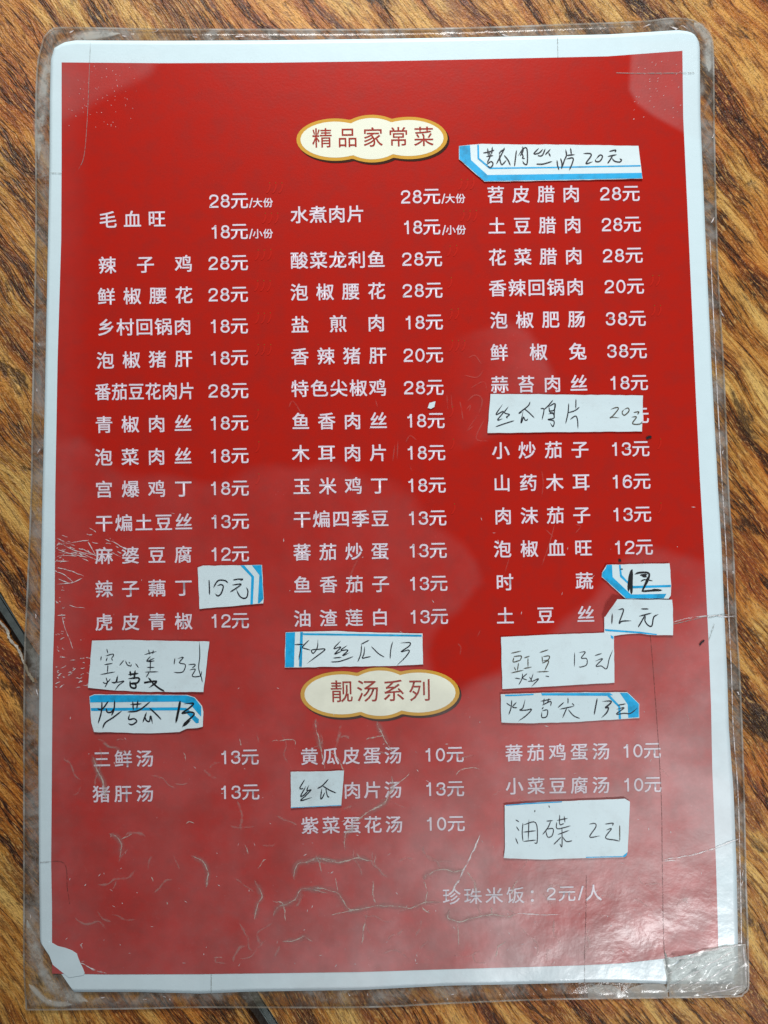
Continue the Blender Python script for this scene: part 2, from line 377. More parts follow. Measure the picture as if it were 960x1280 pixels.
# ------------------------------------------------------------------ glyph cache (flat outlines of the built-in font)
GL = {}
def glyph(ch, bold):
    k = (ch, bold)
    if k not in GL:
        c = bpy.data.curves.new('tmp', 'FONT'); c.body = ch; c.size = 1; c.resolution_u = 3
        o = bpy.data.objects.new('tmp', c); COL.objects.link(o); bpy.context.view_layer.update()
        ev = o.evaluated_get(bpy.context.evaluated_depsgraph_get()); m = ev.to_mesh()
        V = np.array([v.co[:2] for v in m.vertices]); F = [tuple(p.vertices) for p in m.polygons]
        ev.to_mesh_clear(); bpy.data.objects.remove(o); bpy.data.curves.remove(c)
        GL[k] = (V, F)
    return GL[k]
def _ell(cx, cy, a, b, n=22): return [(cx+a*math.sin(t)*(1-0.0), cy+b*math.cos(t)) for t in np.linspace(0, 2*math.pi, n+1)]
DIG = {'0': [_ell(.36,.5,.275,.425)], '1': [[(.43,0),(.43,1)],[(.16,.745),(.29,.765),(.37,.83),(.42,.95)]],
 '2': [[(.085,.64),(.10,.79),(.20,.895),(.36,.925),(.52,.895),(.62,.80),(.63,.68),(.58,.56),(.45,.44),(.28,.33),(.15,.21),(.09,.075)],[(.02,.075),(.69,.075)]],
 '3': [[(.09,.68),(.12,.82),(.22,.905),(.36,.925),(.52,.89),(.60,.79),(.60,.69),(.52,.57),(.36,.53),(.28,.53)],[(.30,.53),(.40,.53),(.54,.49),(.63,.39),(.63,.27),(.56,.14),(.42,.078),(.30,.078),(.17,.11),(.09,.21),(.075,.32)]],
 '6': [[(.61,.72),(.55,.86),(.38,.925),(.22,.87),(.11,.70),(.085,.45),(.10,.25),(.20,.11),(.37,.075),(.53,.12),(.63,.27),(.61,.45),(.50,.57),(.36,.60),(.20,.54),(.10,.38)]],
 '8': [_ell(.36,.735,.225,.19,18), _ell(.36,.30,.275,.225,20)]}
def digit(ch, wt):
    """printed numeral as plain even strokes of width wt in a box 0.72 wide and 1 high"""
    V, F = [], []
    for ln in DIG[ch]:
        C = smoothline(ln, 3) if len(ln) > 2 else resample(ln, 2)
        T = np.gradient(C, axis=0); closed = np.allclose(C[0], C[-1], atol=1e-6)
        if closed: T[0] = T[-1] = C[1]-C[-2]
        L = np.hypot(T[:, 0], T[:, 1])+1e-9; Nn = np.stack([-T[:, 1]/L, T[:, 0]/L], 1)*wt/2; b = len(V)
        for i in range(len(C)): V += [tuple(C[i]+Nn[i]), tuple(C[i]-Nn[i])]
        F += [(b+2*i, b+2*i+1, b+2*i+3, b+2*i+2) for i in range(len(C)-1)]
    V = np.array(V); V[:, 1] = np.clip(V[:, 1], 0, 1); return V, F
def put_text(items, name, mat, parent, dz, bold=0.012):
    """items: (char, centre x px, centre y px, width px, height px, slope); ink box fitted for latin, em box for CJK"""
    V, F, ZZ = [], [], []
    for ch, cx, cy, wd, ht, sl in items:
        dig = ch in DIG; G, fs = digit(ch, 0.135) if dig else glyph(ch, 0)
        if not dig and ord(ch) > 255:
            gx, gy = (G[:, 0]-0.5)/0.92*wd, (G[:, 1]-0.38)/0.92*ht
        else:
            lo, hi = G.min(0), G.max(0); k = ht/(hi[1]-lo[1])
            gx, gy = (G[:, 0]-(lo[0]+hi[0])/2)*k, (G[:, 1]-(lo[1]+hi[1])/2)*k
            if wd: gx = gx*wd
        if dig: gx, gy = (G[:, 0]-0.36)*ht, (G[:, 1]-0.5)*ht
        e = 0 if dig else bold*22
        for q, (ex, ey) in enumerate(((-e, -e), (e, -e), (e, e), (-e, e)) if e else ((0, 0),)):      # print gain: the strokes spread a little on all sides
            b = len(V)
            for x, y in zip(gx, gy): V.append((cx+x+ex-0.02*y, cy-y+ey+sl*x)); ZZ.append(q*0.004*MM)
            F += [tuple(b+i for i in f) for f in fs]
    V = np.array(V); X = PV(V[:, 0], V[:, 1], zpage(V[:, 0], V[:, 1])+dz+np.array(ZZ))
    F = [f if np.cross(X[f[1]]-X[f[0]], X[f[2]]-X[f[0]])[2] > 0 else f[::-1] for f in F]
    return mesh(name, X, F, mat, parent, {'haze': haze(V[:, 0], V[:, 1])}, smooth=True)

# ================================================================== TABLE
A56 = math.atan2(475, 309)
def seam(x0, x1, off):                       # a line along the plank seam, off = sideways shift in px
    return [(x, 739+(x-0)*1.54+off) for x in (x0, x1)]
table = empty('table', (0, 0, 0))
tag(table, 'wood-grain table top with a metal strip let in between its two boards, under the menu', 'table')
def slab(name, poly, ztop, thick, mat, spacing=200):
    return cdt_sheet(name, poly, lambda x, y: ztop+0*x, mat, table, thick, spacing)
up = [(-30, 739-46), (0, 739), (36, 800), (345, 1275), (500, 1513)]
slab('board', up+[(1500, 1513), (1500, -300), (-700, -300), (-700, -340)], 0.0, 0.018, M['wood'])
jag = [(-300, 337), (-160, 548)]
jag_mid = [(-40, 730), (-20, 757), (0, 777), (5, 782), (9, 788), (12, 799), (16, 804), (21, 808), (24, 815), (27, 821), (29, 827), (34, 838)]
tt = np.linspace(0, 1, 60)[1:]
for i, t in enumerate(tt): jag_mid.append((34+(322-34)*t+random.uniform(-1.6, 1.6)-2*math.sin(t*40), 838+(1281-838)*t+random.uniform(-1.5, 1.5)))
jag_mid += [(480, 1530)]
slab('board', jag+jag_mid+[(-700, 1530), (-700, 337)], -0.0002, 0.018, M['wood'])
slab('groove_bed', [(-60, 560), (120, 820), (560, 1540), (380, 1540), (20, 940), (-120, 700)], -0.0030, 0.004, M['groove'])
ribbons('chipped_edge', [(3.0, jag_mid[1:14])], lambda x, y: 0*x+0.0003, M['chip'], table, 0, 3.0, 3, taper=False, jitter=0.6, flat=True)
# metal strip: two ridges with a channel between, running in the groove
def strip(name, o0, o1, z):
    poly = [(-70, 739-70*1.54+o0), (0, 739+o0), (520, 739+520*1.54+o0), (520, 739+520*1.54+o1), (0, 739+o1), (-70, 739-70*1.54+o1)]
    return cdt_sheet(name, poly, lambda x, y: z+0*x, M['metal'], table, 0.0015, 300)
strip('metal_strip', 2.5, 6, -0.0004); strip('metal_strip', 8.0, 20, -0.0010); strip('metal_strip', 21.5, 24, -0.0004)

# ================================================================== MENU
org = PV(482, 640, 0); menu = empty('menu', tuple(org))
tag(menu, 'worn laminated red menu with white Chinese dish names and prices, lying on the table', 'menu')
ft = [(60,41),(64.6,37.5),(83,34.6),(200,36.5),(330,37),(480,37),(600,34.5),(700,31),(801,27),(833,23.3),(853.8,23.3),(868,26),(876,31)]
fr = [(876,31),(883,38),(889,48),(891.7,73),(893,180),(897,330),(905,470),(911,620),(916.4,684),(919.8,769),(923.4,825),(926.8,895),(930,990),(932.5,1105),(934.5,1158),(935.6,1217),(935,1236),(929,1242)]
fl = [(60,41),(55,47),(52,58),(46.9,83),(44.8,150),(45,300),(41,500),(39,620),(34.4,737),(31,815),(30,940),(30,1134),(30,1210),(33,1262)]
fb = [(33,1262),(67,1262),(176,1260.5),(250,1259),(450,1259),(560,1254),(660,1250),(754,1248),(866,1246.5),(922,1245.5),(929,1242)]
zf = lambda x, y: 0.55*MM+0.5*(zpage(x, y)-0.9*MM)
grid_sheet('clear_film', coons(ft, fb, fl, fr, 90, 120), zf, M['film'], menu, skirt=0.5*MM, hz=False)
# rim: the pressed outer edge of the two film sheets, a thin bright bead
ring = [smoothline(ft, 3), smoothline(fr, 3), smoothline(fb[::-1], 3), smoothline(fl[::-1], 3)]
M['bead'] = film_mat('film_edge_bead', 0.30, 0.50, (0.8, 0.8, 0.78), (0.36, 0.31, 0.24), 0.15)
M['bead'].node_tree.nodes['Principled BSDF'].inputs['Roughness'].default_value = 0.4
for ln in ring:
    ribbons('film_edge', [(2.2, [tuple(p) for p in ln])], zf, M['bead'], menu, 0.12*MM, 2.2, 2, taper=False, flat=True)
pt = [(68,60),(80,53),(93.7,50.5),(200,51),(330,50.5),(480,48.5),(600,46.5),(700,44.3),(760,43),(801.7,40.6),(847.5,37.6),(862,39.5),(868,43)]
pr = [(868,43),(873,50),(874.8,60),(875.5,146),(882,300),(890,470),(897.5,610),(902,684),(905.5,769),(908.8,839),(911,909),(917,990),(920.5,1080),(922,1150),(923,1230)]
pl = [(68,60),(63.5,75),(62.3,120),(62,200),(60,300),(56,500),(53,620),(51.5,700),(50.5,763),(49.5,832),(48,940),(48.7,1080),(50,1177),(71,1209)]
pb = [(71,1209),(92,1240),(173,1240),(250,1242),(312,1239.5),(450,1237.5),(560,1232),(660,1230),(732,1228),(769,1228),(832,1230),(923,1230)]
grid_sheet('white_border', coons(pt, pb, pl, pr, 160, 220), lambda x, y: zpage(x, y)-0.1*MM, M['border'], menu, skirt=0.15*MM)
rt = [(77,78),(200,79),(330,78.5),(480,76.5),(600,74),(760,70.4),(853,63.5)]
rr = [(853,63.5),(854,146),(862,320),(870,500),(875,600),(879.8,684),(882.7,740),(885.5,797),(888.8,881),(890.3,960),(895,1080),(896.9,1142),(898,1187)]
rl = [(77,78),(77,200),(76.5,300),(72,450),(69,620),(68.3,763),(66,832),(65,940),(64,1080),(65,1134),(65,1217)]
rb = [(65,1217),(135,1218),(250,1217.7),(450,1215),(560,1211.5),(660,1208.7),(728,1206.6),(779,1204),(832,1198),(898,1187)]
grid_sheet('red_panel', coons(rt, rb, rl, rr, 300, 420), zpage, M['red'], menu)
# torn-back lower left corner where the bare paper shows
cdt_sheet('torn_corner', [(60,1177),(66,1179),(72,1182.5),(82,1185),(90,1188),(96,1192),(98,1198),(101,1205),(104,1211),(105.8,1216.5),(104,1219),(86,1222),(66,1206),(60,1190)], lambda x, y: zpage(x, y)+0.06*MM, M['border'], menu, 0.1*MM, 8, hz=True)

# ---- printed rows.  (text, name xl, xr, y centre left, price, price xl, xr, y centre right)
R_ = [
 ('毛血旺',124.4,206.4,274.7,None,0,0,272),('',0,0,0,'28元',260.3,310.1,250.3),('',0,0,0,'18元',261.7,309.9,288.8),
 ('辣子鸡',123.6,240,331.6,'28元',259.2,309.9,327.8),('鲜椒腰花',122.5,240.3,370.6,'28元',259.2,309.9,367.3),
 ('乡村回锅肉',122.2,238.7,409.3,'18元',260.3,309.9,406.9),('泡椒猪肝',121.1,240,450.6,'18元',260.3,310,446.5),
 ('番茄豆花肉片',119,242.7,489.9,'28元',259,310.4,487.7),('青椒肉丝',119.5,239.2,530.8,'18元',260.3,310.4,528),
 ('泡菜肉丝',119,239.2,571.6,'18元',260.3,310.7,568.9),('宫爆鸡丁',119.5,239.7,611.7,'18元',260.3,311,609.6),
 ('干煸土豆丝',119.5,240,654.1,'13元',261.1,311.2,651.1),('麻婆豆腐',119.5,239.5,694.7,'12元',261.1,311.2,691.8),
 ('辣子藕丁',119.5,240,736.4,None,0,0,733),('虎皮青椒',119.5,240,777.9,'12元',261.1,311.2,775.2),
 ('三鲜汤',116.8,191.5,949,'13元',273.3,323.4,945.7),('猪肝汤',116.2,191.5,992.6,'13元',272.8,324.2,989.4),
 ('水煮肉片',363.5,455.1,268.7,None,0,0,267.0),('',0,0,0,'28元',499.8,550.4,244.9),('',0,0,0,'18元',502.2,550.4,283.1),
 ('酸菜龙利鱼',363.5,480.8,325.6,'28元',501.1,552.6,322.9),('泡椒腰花',363.5,481.3,365.4,'28元',501.7,553.1,362.2),
 ('盐煎肉',364.4,480.8,405.8,'18元',503.8,553.6,402),('香辣猪肝',364.4,482.7,445.7,'20元',503,553.9,443),
 ('特色尖椒鸡',364.4,482.7,485.8,'28元',503.5,554.5,483.6),('鱼香肉丝',365.4,483.5,526.7,'18元',505.7,555.8,525.1),
 ('木耳肉片',365.4,483.5,566.8,'18元',506.2,556.6,565.2),('玉米鸡丁',366.8,484.6,607.9,'18元',507.1,557.2,605.8),
 ('干煸四季豆',367.1,485.4,649.2,'13元',507.9,558,646.8),('蕃茄炒蛋',367.1,485.4,690.4,'13元',509,558.5,687.4),
 ('鱼香茄子',367.6,486.2,731,'13元',509.2,559.3,728.6),('油渣莲白',367.6,485.4,773.3,'13元',509.8,560.1,770),
 ('黄瓜皮蛋汤',376.3,501.7,945.7,'10元',528.2,579.6,942.5),('肉片汤',429.9,501.7,988,'13元',529.3,580.2,985.3),
 ('紫菜蛋花汤',377,503,1032,'10元',530,581,1028.9),
 ('苕皮腊肉',609.3,724.4,243.4,'28元',748.7,799.6,241.2),('土豆腊肉',610.6,726.3,282.4,'28元',750.9,801,279.7),
 ('花菜腊肉',611.2,727.6,321.7,'28元',752,803.4,318.4),('香辣回锅肉',611.6,729.4,360.3,'20元',754.4,805,357.1),
 ('泡椒肥肠',613,731.3,400.4,'38元',755.7,807.2,397.4),('鲜椒兔',613.5,732.7,440.7,'38元',757.6,808.5,437.8),
 ('蒜苔肉丝',614.1,734,480.8,'18元',759.8,809.9,477.6),('小炒茄子',615.4,735.4,563.3,'13元',761.7,811.8,560.3),
 ('山药木耳',617,736.8,604,'16元',762.5,813.1,601),('肉沫茄子',618.4,737.6,645.1,'13元',763.3,814,642.1),
 ('泡椒血旺',617.6,739.5,686.5,'12元',765.2,816.1,683.3),('时蔬',620.3,740.8,727.9,None,0,0,725.5),
 ('土豆丝',621.1,742.7,769.9,None,0,0,767.5),('蕃茄鸡蛋汤',632,761.7,941.3,'10元',776,826.1,937.5),
 ('小菜豆腐汤',632.5,761.7,982.7,'10元',777,827,980)]
def name_items(t, xl, xr, yl, yr, xe, cw=21.0, ch=20.6):
    n = len(t); pitch = (xr-xl-cw)/(n-1) if n > 1 else 0; wd = cw
    if n > 1 and pitch < cw*1.05: wd = (xr-xl)/(n-0.10)*0.90; pitch = (xr-xl-wd)/(n-1)
    sl = (yr-yl)/(xe-xl); return [(c, xl+wd/2+i*pitch, yl+sl*(i*pitch+wd/2), wd, ch, sl) for i, c in enumerate(t)]
def price_items(t, xl, xr, yl, yr, sl, dh=16.8):
    yu = xr-10.8; it = [(t[-1], yu, yr, 21.2, 20.4, sl)]
    dg = t[:-1]; span = (xr-21.6)-xl
    for i, c in enumerate(dg):
        cx = xl+span*(0.25+0.5*i)+(-0.2 if c == '1' else 0)
        it.append((c, cx, yr+sl*(cx-yu)+0.6, 1.12, dh, sl))
    return it
T_Z = 0.10*MM
for t, xl, xr, yl, p, pl_, pr_, yr in R_:
    sl = -0.018
    if t and p: sl = (yr-yl)/(pr_-xl)
    if t:
        o = put_text(name_items(t, xl, xr, yl, yl+sl*(xr-xl), xr), 'dish_name', M['white_print'], menu, T_Z)
        o['label'] = 'white printed dish name reading ' + t
    if p:
        o = put_text(price_items(p, pl_, pr_, 0, yr, sl), 'price', M['white_print'], menu, T_Z, 0.010)
for s, x, y in (('/大份', 311.5, 253.6), ('/小份', 311.5, 292.3), ('/大份', 552, 248.4), ('/小份', 552.8, 287.6)):
    it = [(s[0], x+2.2, y, 1.0, 12, -0.015), (s[1], x+10.5, y-0.2, 11.5, 11.5, -0.015), (s[2], x+23.5, y-0.4, 11.5, 11.5, -0.015)]
    put_text(it, 'portion_note', M['white_print'], menu, T_Z, 0.008)
put_text([('元', 800.2, 518.7, 21.2, 20.4, -0.02)], 'price', M['white_print'], menu, T_Z, 0.010)
it = [(c, 564.5+i*26.6, 1120.5-0.6*i, 21.5, 20.0, -0.02) for i, c in enumerate('珍珠米饭')]
it += [('：', 671, 1118.5, 21, 20, -0.02), ('2', 689, 1117.2, 1.1, 16.0, -0.02), ('元', 708.6, 1116.4, 21, 20, -0.02), ('/', 726, 1116.3, 1.1, 17.5, -0.02), ('人', 742, 1115.8, 20, 20, -0.02)]
put_text(it, 'rice_price', M['white_print'], menu, T_Z, 0.008)

# ---- title badges: gold rimmed cloud shapes
def cloud(cx, cy, ell, grow, n=120):
    out = []
    for i in range(n):
        a = 2*math.pi*i/n; dx, dy = math.cos(a), math.sin(a); best = 0
        for ex, ey, a_, b_ in ell:
            A = a_+grow*1.25; B = b_+grow
            qa = (dx/A)**2+(dy/B)**2; qb = -2*(ex*dx/A**2+ey*dy/B**2); qc = (ex/A)**2+(ey/B)**2-1
            D = qb*qb-4*qa*qc
            if D >= 0: best = max(best, (-qb+math.sqrt(D))/(2*qa))
        out.append((cx+dx*best, cy+dy*best))
    return out
def badge(cx, cy, ell, text, xl, xr, yl, yr, cw):
    z = lambda d: (lambda x, y: zpage(x, y)+d*MM)
    b = cdt_sheet('title_badge', cloud(cx, cy, ell, -4.0), z(0.16), M['cream'], menu, 0, 10, hz=True)
    cdt_sheet('gold_rim', cloud(cx, cy, ell, 0), z(0.12), M['gold'], b, 0, 10, hz=True)
    cdt_sheet('dark_rim', cloud(cx+2.2, cy+2.6, ell, 0.2), z(0.08), M['shadow_print'], b, 0, 10, hz=True)
    put_text(name_items(text, xl, xr, yl, yr, xr, cw, cw), 'lettering', M['title_red'], b, 0.22*MM, 0.004)
badge(465, 173.3, [(-46, 1.2, 48.5, 26.5), (0, 0, 44, 29.8), (46, -0.8, 48.5, 26.5)], '精品家常菜', 390.6, 541.7, 172.4, 170.2, 24)
badge(475, 866.5, [(-48, 1.5, 51.5, 29.0), (0, 0, 46, 32.4), (48, -0.8, 51.5, 29.0)], '靓汤系列', 413.6, 538.2, 864.2, 862.4, 27)

# ---- chilli marks
def chillies(pts):
    bod = [(2.3, [(x, y+1), (x+0.3, y+6), (x-1.5, y+10.5), (x-4.2, y+13.5)]) for x, y in pts]
    o = ribbons('chilli_mark', bod, zpage, M['chilli'], menu, 0.09*MM, 2.3, 3, flat=True)
    ribbons('stem', [(1.3, [(x+0.2, y-0.4), (x, y+1.2)]) for x, y in pts], zpage, M['stem'], o, 0.11*MM, 1.3, 2, flat=True)
s_ = 0.2708
def ch(ox, oy, *p): chillies([(ox+a*s_, oy+b*s_) for a, b in p])
ch(100,220,(875,30),(903,30),(932,30)); ch(100,220,(855,170),(883,170),(912,170)); ch(100,220,(822,340),(850,340),(880,338))
ch(100,220,(820,482),(848,482),(877,482)); ch(100,220,(822,632),(850,632),(878,630)); ch(100,420,(822,38),(850,38),(880,38))
ch(100,420,(822,340)); ch(100,420,(825,487)); ch(100,420,(825,635)); ch(350,220,(837,15),(865,15),(893,12)); ch(350,220,(848,160),(877,160),(906,158))
ch(350,220,(785,322),(815,320)); ch(350,220,(790,468)); ch(350,220,(792,615),(822,612)); ch(350,420,(795,20),(823,20),(852,20)); ch(350,420,(797,325))
ch(350,420,(800,475)); ch(600,340,(797,15),(826,15)); ch(600,340,(805,153),(833,153)); ch(600,520,(833,105)); ch(600,520,(835,400)); ch(350,620,(805,35))

# ---- cracks, scratches and creases in the laminate
def crop(ox, oy, s, lines, **k):
    out = []
    for ln in lines:
        if isinstance(ln, tuple): out.append((ln[0], [(ox+a*s, oy+b*s) for a, b in ln[1]]))
        else: out.append([(ox+a*s, oy+b*s) for a, b in ln])
    return out
T3 = 1/3
cr = crop(100, 900, T3, [
 [(45,130),(60,175),(75,210),(90,240),(95,300)],[(110,425),(140,440),(155,465),(155,490),(150,515)],[(155,445),(180,435),(195,425)],[(115,440),(118,425)],
 [(395,390),(410,380),(430,388)],[(415,507),(450,525),(470,545),(480,580),(472,630)],[(620,465),(630,500)],[(665,560),(685,530),(700,525)],
 [(655,600),(680,660),(668,690),(655,750)],[(725,735),(745,700),(790,685),(815,665),(830,635),(870,635),(930,650)],[(720,680),(760,690),(770,755)],
 [(803,600),(805,560),(820,535),(860,530),(900,520),(960,528)],[(885,505),(895,530),(903,570)],[(760,830),(820,825),(840,810),(870,830)],
 [(500,890),(535,893)],[(720,80),(800,75),(805,95)],[(600,70),(605,95)],[(270,590),(275,605)],[(325,680),(327,695)],[(390,120),(395,155)]])
cr += crop(380, 880, T3, [
 [(45,55),(45,100),(60,150),(60,170)],[(60,150),(70,200),(75,245)],[(100,175),(130,210),(150,260)],[(275,65),(285,95),(300,120),(310,145),(335,180)],
 [(235,135),(270,122),(300,125)],[(330,270),(330,310),(310,360),(280,385),(225,415),(190,440),(180,470),(155,490),(155,550)],[(395,255),(370,285),(335,300)],
 [(0,595),(50,578),(100,590),(150,590),(200,578),(260,590)],[(60,590),(63,625)],[(265,565),(265,610)],[(200,560),(207,580)],[(570,265),(600,240),(660,245)],
 [(450,660),(460,640),(520,620),(570,630),(600,620)],[(450,660),(460,700),(455,750)],
 [(0,700),(40,690),(120,705),(150,745),(175,775),(230,765),(310,755),(400,765),(455,745),(520,745)],[(260,660),(262,720),(270,745)],[(440,760),(475,790)],
 [(120,650),(125,700)],[(545,770),(540,800),(580,815),(640,800),(700,790),(760,795),(800,785)],[(575,820),(580,905)],[(705,760),(705,790)],
 [(610,625),(640,670),(640,700)],[(800,660),(780,700),(790,740)],[(225,820),(220,880),(215,900)],[(100,790),(200,770)],[(715,950),(730,910),(760,890)]])
for ln in cr:
    ln = [tuple(p) for p in ln]
    ribbons('crack', [(random.uniform(1.7, 2.7), ln)], zpage, M['crack'], menu, 0.14*MM, 2.1, 3, jitter=0.55)
ribbons('scuff', [(11, l) for l in cr if len(l) > 3], zpage, M['halo'], menu, 0.12*MM, 11, 3)['kind'] = 'stuff'
fine = []
for k in range(80):
    x, y = random.uniform(90, 870), 1200-random.random()**1.3*300; a = random.uniform(0, 6.28); P_ = [(x, y)]
    for q in range(random.randint(2, 5)):
        a += random.uniform(-.8, .8); l = random.uniform(4, 13); x += l*math.cos(a); y += l*math.sin(a); P_.append((min(max(x, 80), 885), min(y, 1203)))
    fine.append((random.uniform(1.6, 4.5), P_))
M['fine'] = ribbon_mat('fine_wrinkle', (0.55, 0.42, 0.38), 0.35, 0.32, 0.7, 260)
o = ribbons('fine_wrinkles', fine, zpage, M['fine'], menu, 0.12*MM, 1.4, 3, jitter=0.3); tag(o, kind='stuff')
wc = crop(380, 880, T3, [(3.0, [(660,490),(640,540),(610,600),(575,670),(545,720)]), (2.0, [(610,600),(590,640)]), (1.6, [(605,620),(560,690)]), (1.8, [(800,785),(900,790),(960,790)])])
wc += crop(100, 900, T3, [(2.4, [(0,910),(50,935),(100,950)]), (1.6, [(0,840),(10,860)])])
wc += crop(780, 600, 0.28125, [(2.0, [(215,632),(300,612),(370,604),(500,606)])]) + crop(540, 980, T3, [(2.6, [(865,282),(920,276),(990,262),(1060,240),(1160,202)]), (1.5, [(865,288),(930,284)])])
for i, (wd, ln) in enumerate(wc): ribbons('crease', [(wd, ln)], zpage, M['crack_white'], menu, 0.15*MM, wd, 3, jitter=0.35)
fan = crop(0, 660, 0.1719, [[(415,75),(470,100)],[(415,125),(560,100),(650,90)],[(415,155),(520,190),(650,215)],[(420,200),(560,205)],[(410,240),(500,245)],
 [(410,290),(480,300),(610,350)],[(415,320),(470,340),(530,395)],[(410,410),(530,395),(600,360)],[(420,370),(500,400)],[(640,100),(700,200)],[(760,150),(880,210)],
 [(500,560),(550,578),(620,580)],[(415,635),(480,635)],[(650,0),(700,30)],[(420,100),(540,160),(700,200)],[(430,180),(600,190),(720,240)],[(600,150),(720,215)],[(410,215),(470,190)],
 [(800,90),(890,140),(930,160)],[(450,640),(470,720),(500,800),(530,880)]])
for k in range(34):
    a, b = random.uniform(392, 640), random.uniform(930, 1165); fan += crop(0, 660, 0.1719, [[(a, b), (a+random.uniform(10, 45), b+random.uniform(-22, 8))]])
for k in range(30):
    a, b = random.uniform(400, 460), random.uniform(20, 900); fan += crop(0, 660, 0.1719, [[(a, b), (a+random.uniform(6, 25), b+random.uniform(-15, 15))]])
for k in range(26):
    a, b = random.uniform(420, 860), random.uniform(40, 230); fan += crop(0, 660, 0.1719, [[(a, b), (a+random.uniform(15, 50), b+random.uniform(2, 20))]])
o = ribbons('scratches', [(1.35, l) for l in fan], zpage, M['crack_white'], menu, 0.14*MM, 1.3, 3, jitter=0.3); tag(o, kind='stuff')
rnd = []
for k in range(170):
    x, y = random.uniform(80, 880), 1205-random.random()**1.8*600
    a = random.uniform(0, math.pi); l = random.uniform(2, 6); rnd.append((random.uniform(0.9, 1.6), [(x, y), (x+l*math.cos(a), y+l*math.sin(a)*0.8)]))
for k in range(70):
    x, y = random.uniform(85, 170), random.uniform(82, 160); rnd.append((random.uniform(.7, 1.2), [(x, y), (x+random.uniform(.6, 1.4), y+.9)]))
for k in range(40):
    x, y = random.uniform(790, 850), random.uniform(75, 150); rnd.append((0.8, [(x, y), (x+1.8, y-1.3)]))
o = ribbons('dust_flecks', rnd, zpage, M['crack_white'], menu, 0.13*MM, 1.2, 2); tag(o, kind='stuff')
gh = crop(350, 420, s_, [(2, [(830,300),(838,340),(845,388)]),(2, [(860,340),(880,318),(872,350)]),(2.2, [(865,300),(900,272),(932,290),(920,350),(860,440)]),(2, [(860,440),(900,410)]),
  (2.2, [(955,362),(905,470),(960,485)]),(2, [(770,270),(775,340)]),(2, [(790,272),(795,345)]),(2, [(870,100),(900,90),(930,130)]),(2, [(850,180),(910,190),(945,150)]),(2, [(880,240),(940,210),(955,250)]),
  (2, [(530,500),(520,580)]),(2, [(545,480),(540,570)]),(2, [(580,490),(600,460),(630,480)]),(2, [(440,290),(450,330)]),(2, [(600,600),(610,630)]),(2.4, [(40,330),(60,300),(100,360)])])
gh += crop(600, 520, s_, [(2, [(285,250),(292,310),(285,372)]),(2, [(345,500),(320,590),(285,690)]),(2, [(440,500),(465,510),(440,540)]),(2, [(140,640),(110,738)]),(2, [(300,520),(340,560)])])
gh += crop(350, 620, s_, [(3, [(380,260),(345,320),(320,380)]),(2.4, [(325,380),(322,520)]),(2, [(820,680),(835,700),(830,735)]),(2, [(925,620),(910,650)])])
for wd, ln in gh: ribbons('scribble_dent', [(wd, ln)], zpage, M['ghost'], menu, 0.2*MM, wd, 4)
for ln in ([(733,1094),(732.5,1140),(731,1190),(731,1248)],[(804,700),(816,830),(826,980),(828,1080),(830,1180),(835,1215),(838,1245)],[(50,1078),(80,1079),(84,1110),(87,1130)]):
    ribbons('cut_line', [(1.35, ln)], zpage, M['cut'], menu, 0.16*MM, 1.35, 6, taper=False)
ribbons('fold_line', [(0.9, [(113,52),(112,78),(109,150),(105,195),(98,212)])], zpage, M['cutgrey'], menu, 0.16*MM, 0.9, 4)
for ln in ([(697,47),(697.5,72)],[(770,91),(800,91.5),(868,91)],[(264,1217),(264,1243)],[(62,216),(77,216.5)],[(885,772),(905,768),(918,772)],[(842,780),(885,770)],[(886,800),(893,780)]):
    ribbons('fold_line', [(1.4, ln)], zpage, M['cutgrey'], menu, 0.16*MM, 1.4, 4, taper=False)
for wd, ln in crop(660, 1080, 0.3125, [(5, [(540,340),(552,370),(560,410),(572,440),(560,480),(555,520)]),(3, [(548,400),(565,430),(558,500)])]): ribbons('split', [(wd, ln)], zpage, M['cutgrey'], menu, 0.4*MM, wd, 4, jitter=0.8)
# small shard of tape residue stuck above the middle column
cdt_sheet('tape_residue', [(534.5,510),(537,503.5),(544.5,501.5),(543,508.5),(539,511)], lambda x, y: zpage(x, y)+0.35*MM, M['slip'][1], menu, 0.08*MM, 3)
ribbons('ink_fleck', [(3.2, [(807.5,548.5),(811,546.5),(815,546)])], zpage, M['marker'], menu, 0.3*MM, 3, 3, flat=True)
ribbons('ink_fleck', [(3.6, [(773.2,699.0),(775.0,700.4),(776.6,699.8)])], zpage, M['marker'], menu, 0.3*MM, 3.6, 3, flat=True)
ribbons('ink_fleck', [(2.0, [(874,807),(877,803),(881,800)])], zpage, M['marker'], menu, 0.3*MM, 2, 3, flat=True)
# inner ridge where the two sheets are fused, right hand margin
ribbons('seal_ridge', [(1.6, [(x+5.5 if y < 1000 else x+4.5, y) for x, y in pr[4:]])], zf, M['crack_white'], menu, 0.22*MM, 1.6, 4, taper=False)
ribbons('seal_ridge', [(1.4, [(x-4.5, y) for x, y in pl[2:12]])], zf, M['halo'], menu, 0.22*MM, 1.4, 4, taper=False)
mk = []
for k in range(46):
    x = random.uniform(75, 860); y = np.interp(x, [83, 480, 700, 833], [41, 43, 38, 31])+random.uniform(-3, 5); a = random.uniform(-.5, .5); l = random.uniform(3, 12)
    mk.append((random.uniform(1, 2.4), [(x, y), (x+l*math.cos(a), y+l*math.sin(a))]))
for k in range(60):
    y = random.uniform(120, 1240); side = random.random() < .5
    x = (np.interp(y, [150, 620, 940, 1240], [52, 45, 39, 39]) if side else np.interp(y, [73, 620, 825, 1105], [884, 905, 917, 927]))+random.uniform(-5, 5); l = random.uniform(3, 10)
    mk.append((random.uniform(0.9, 2.2), [(x, y), (x+random.uniform(-4, 4), y+l)]))
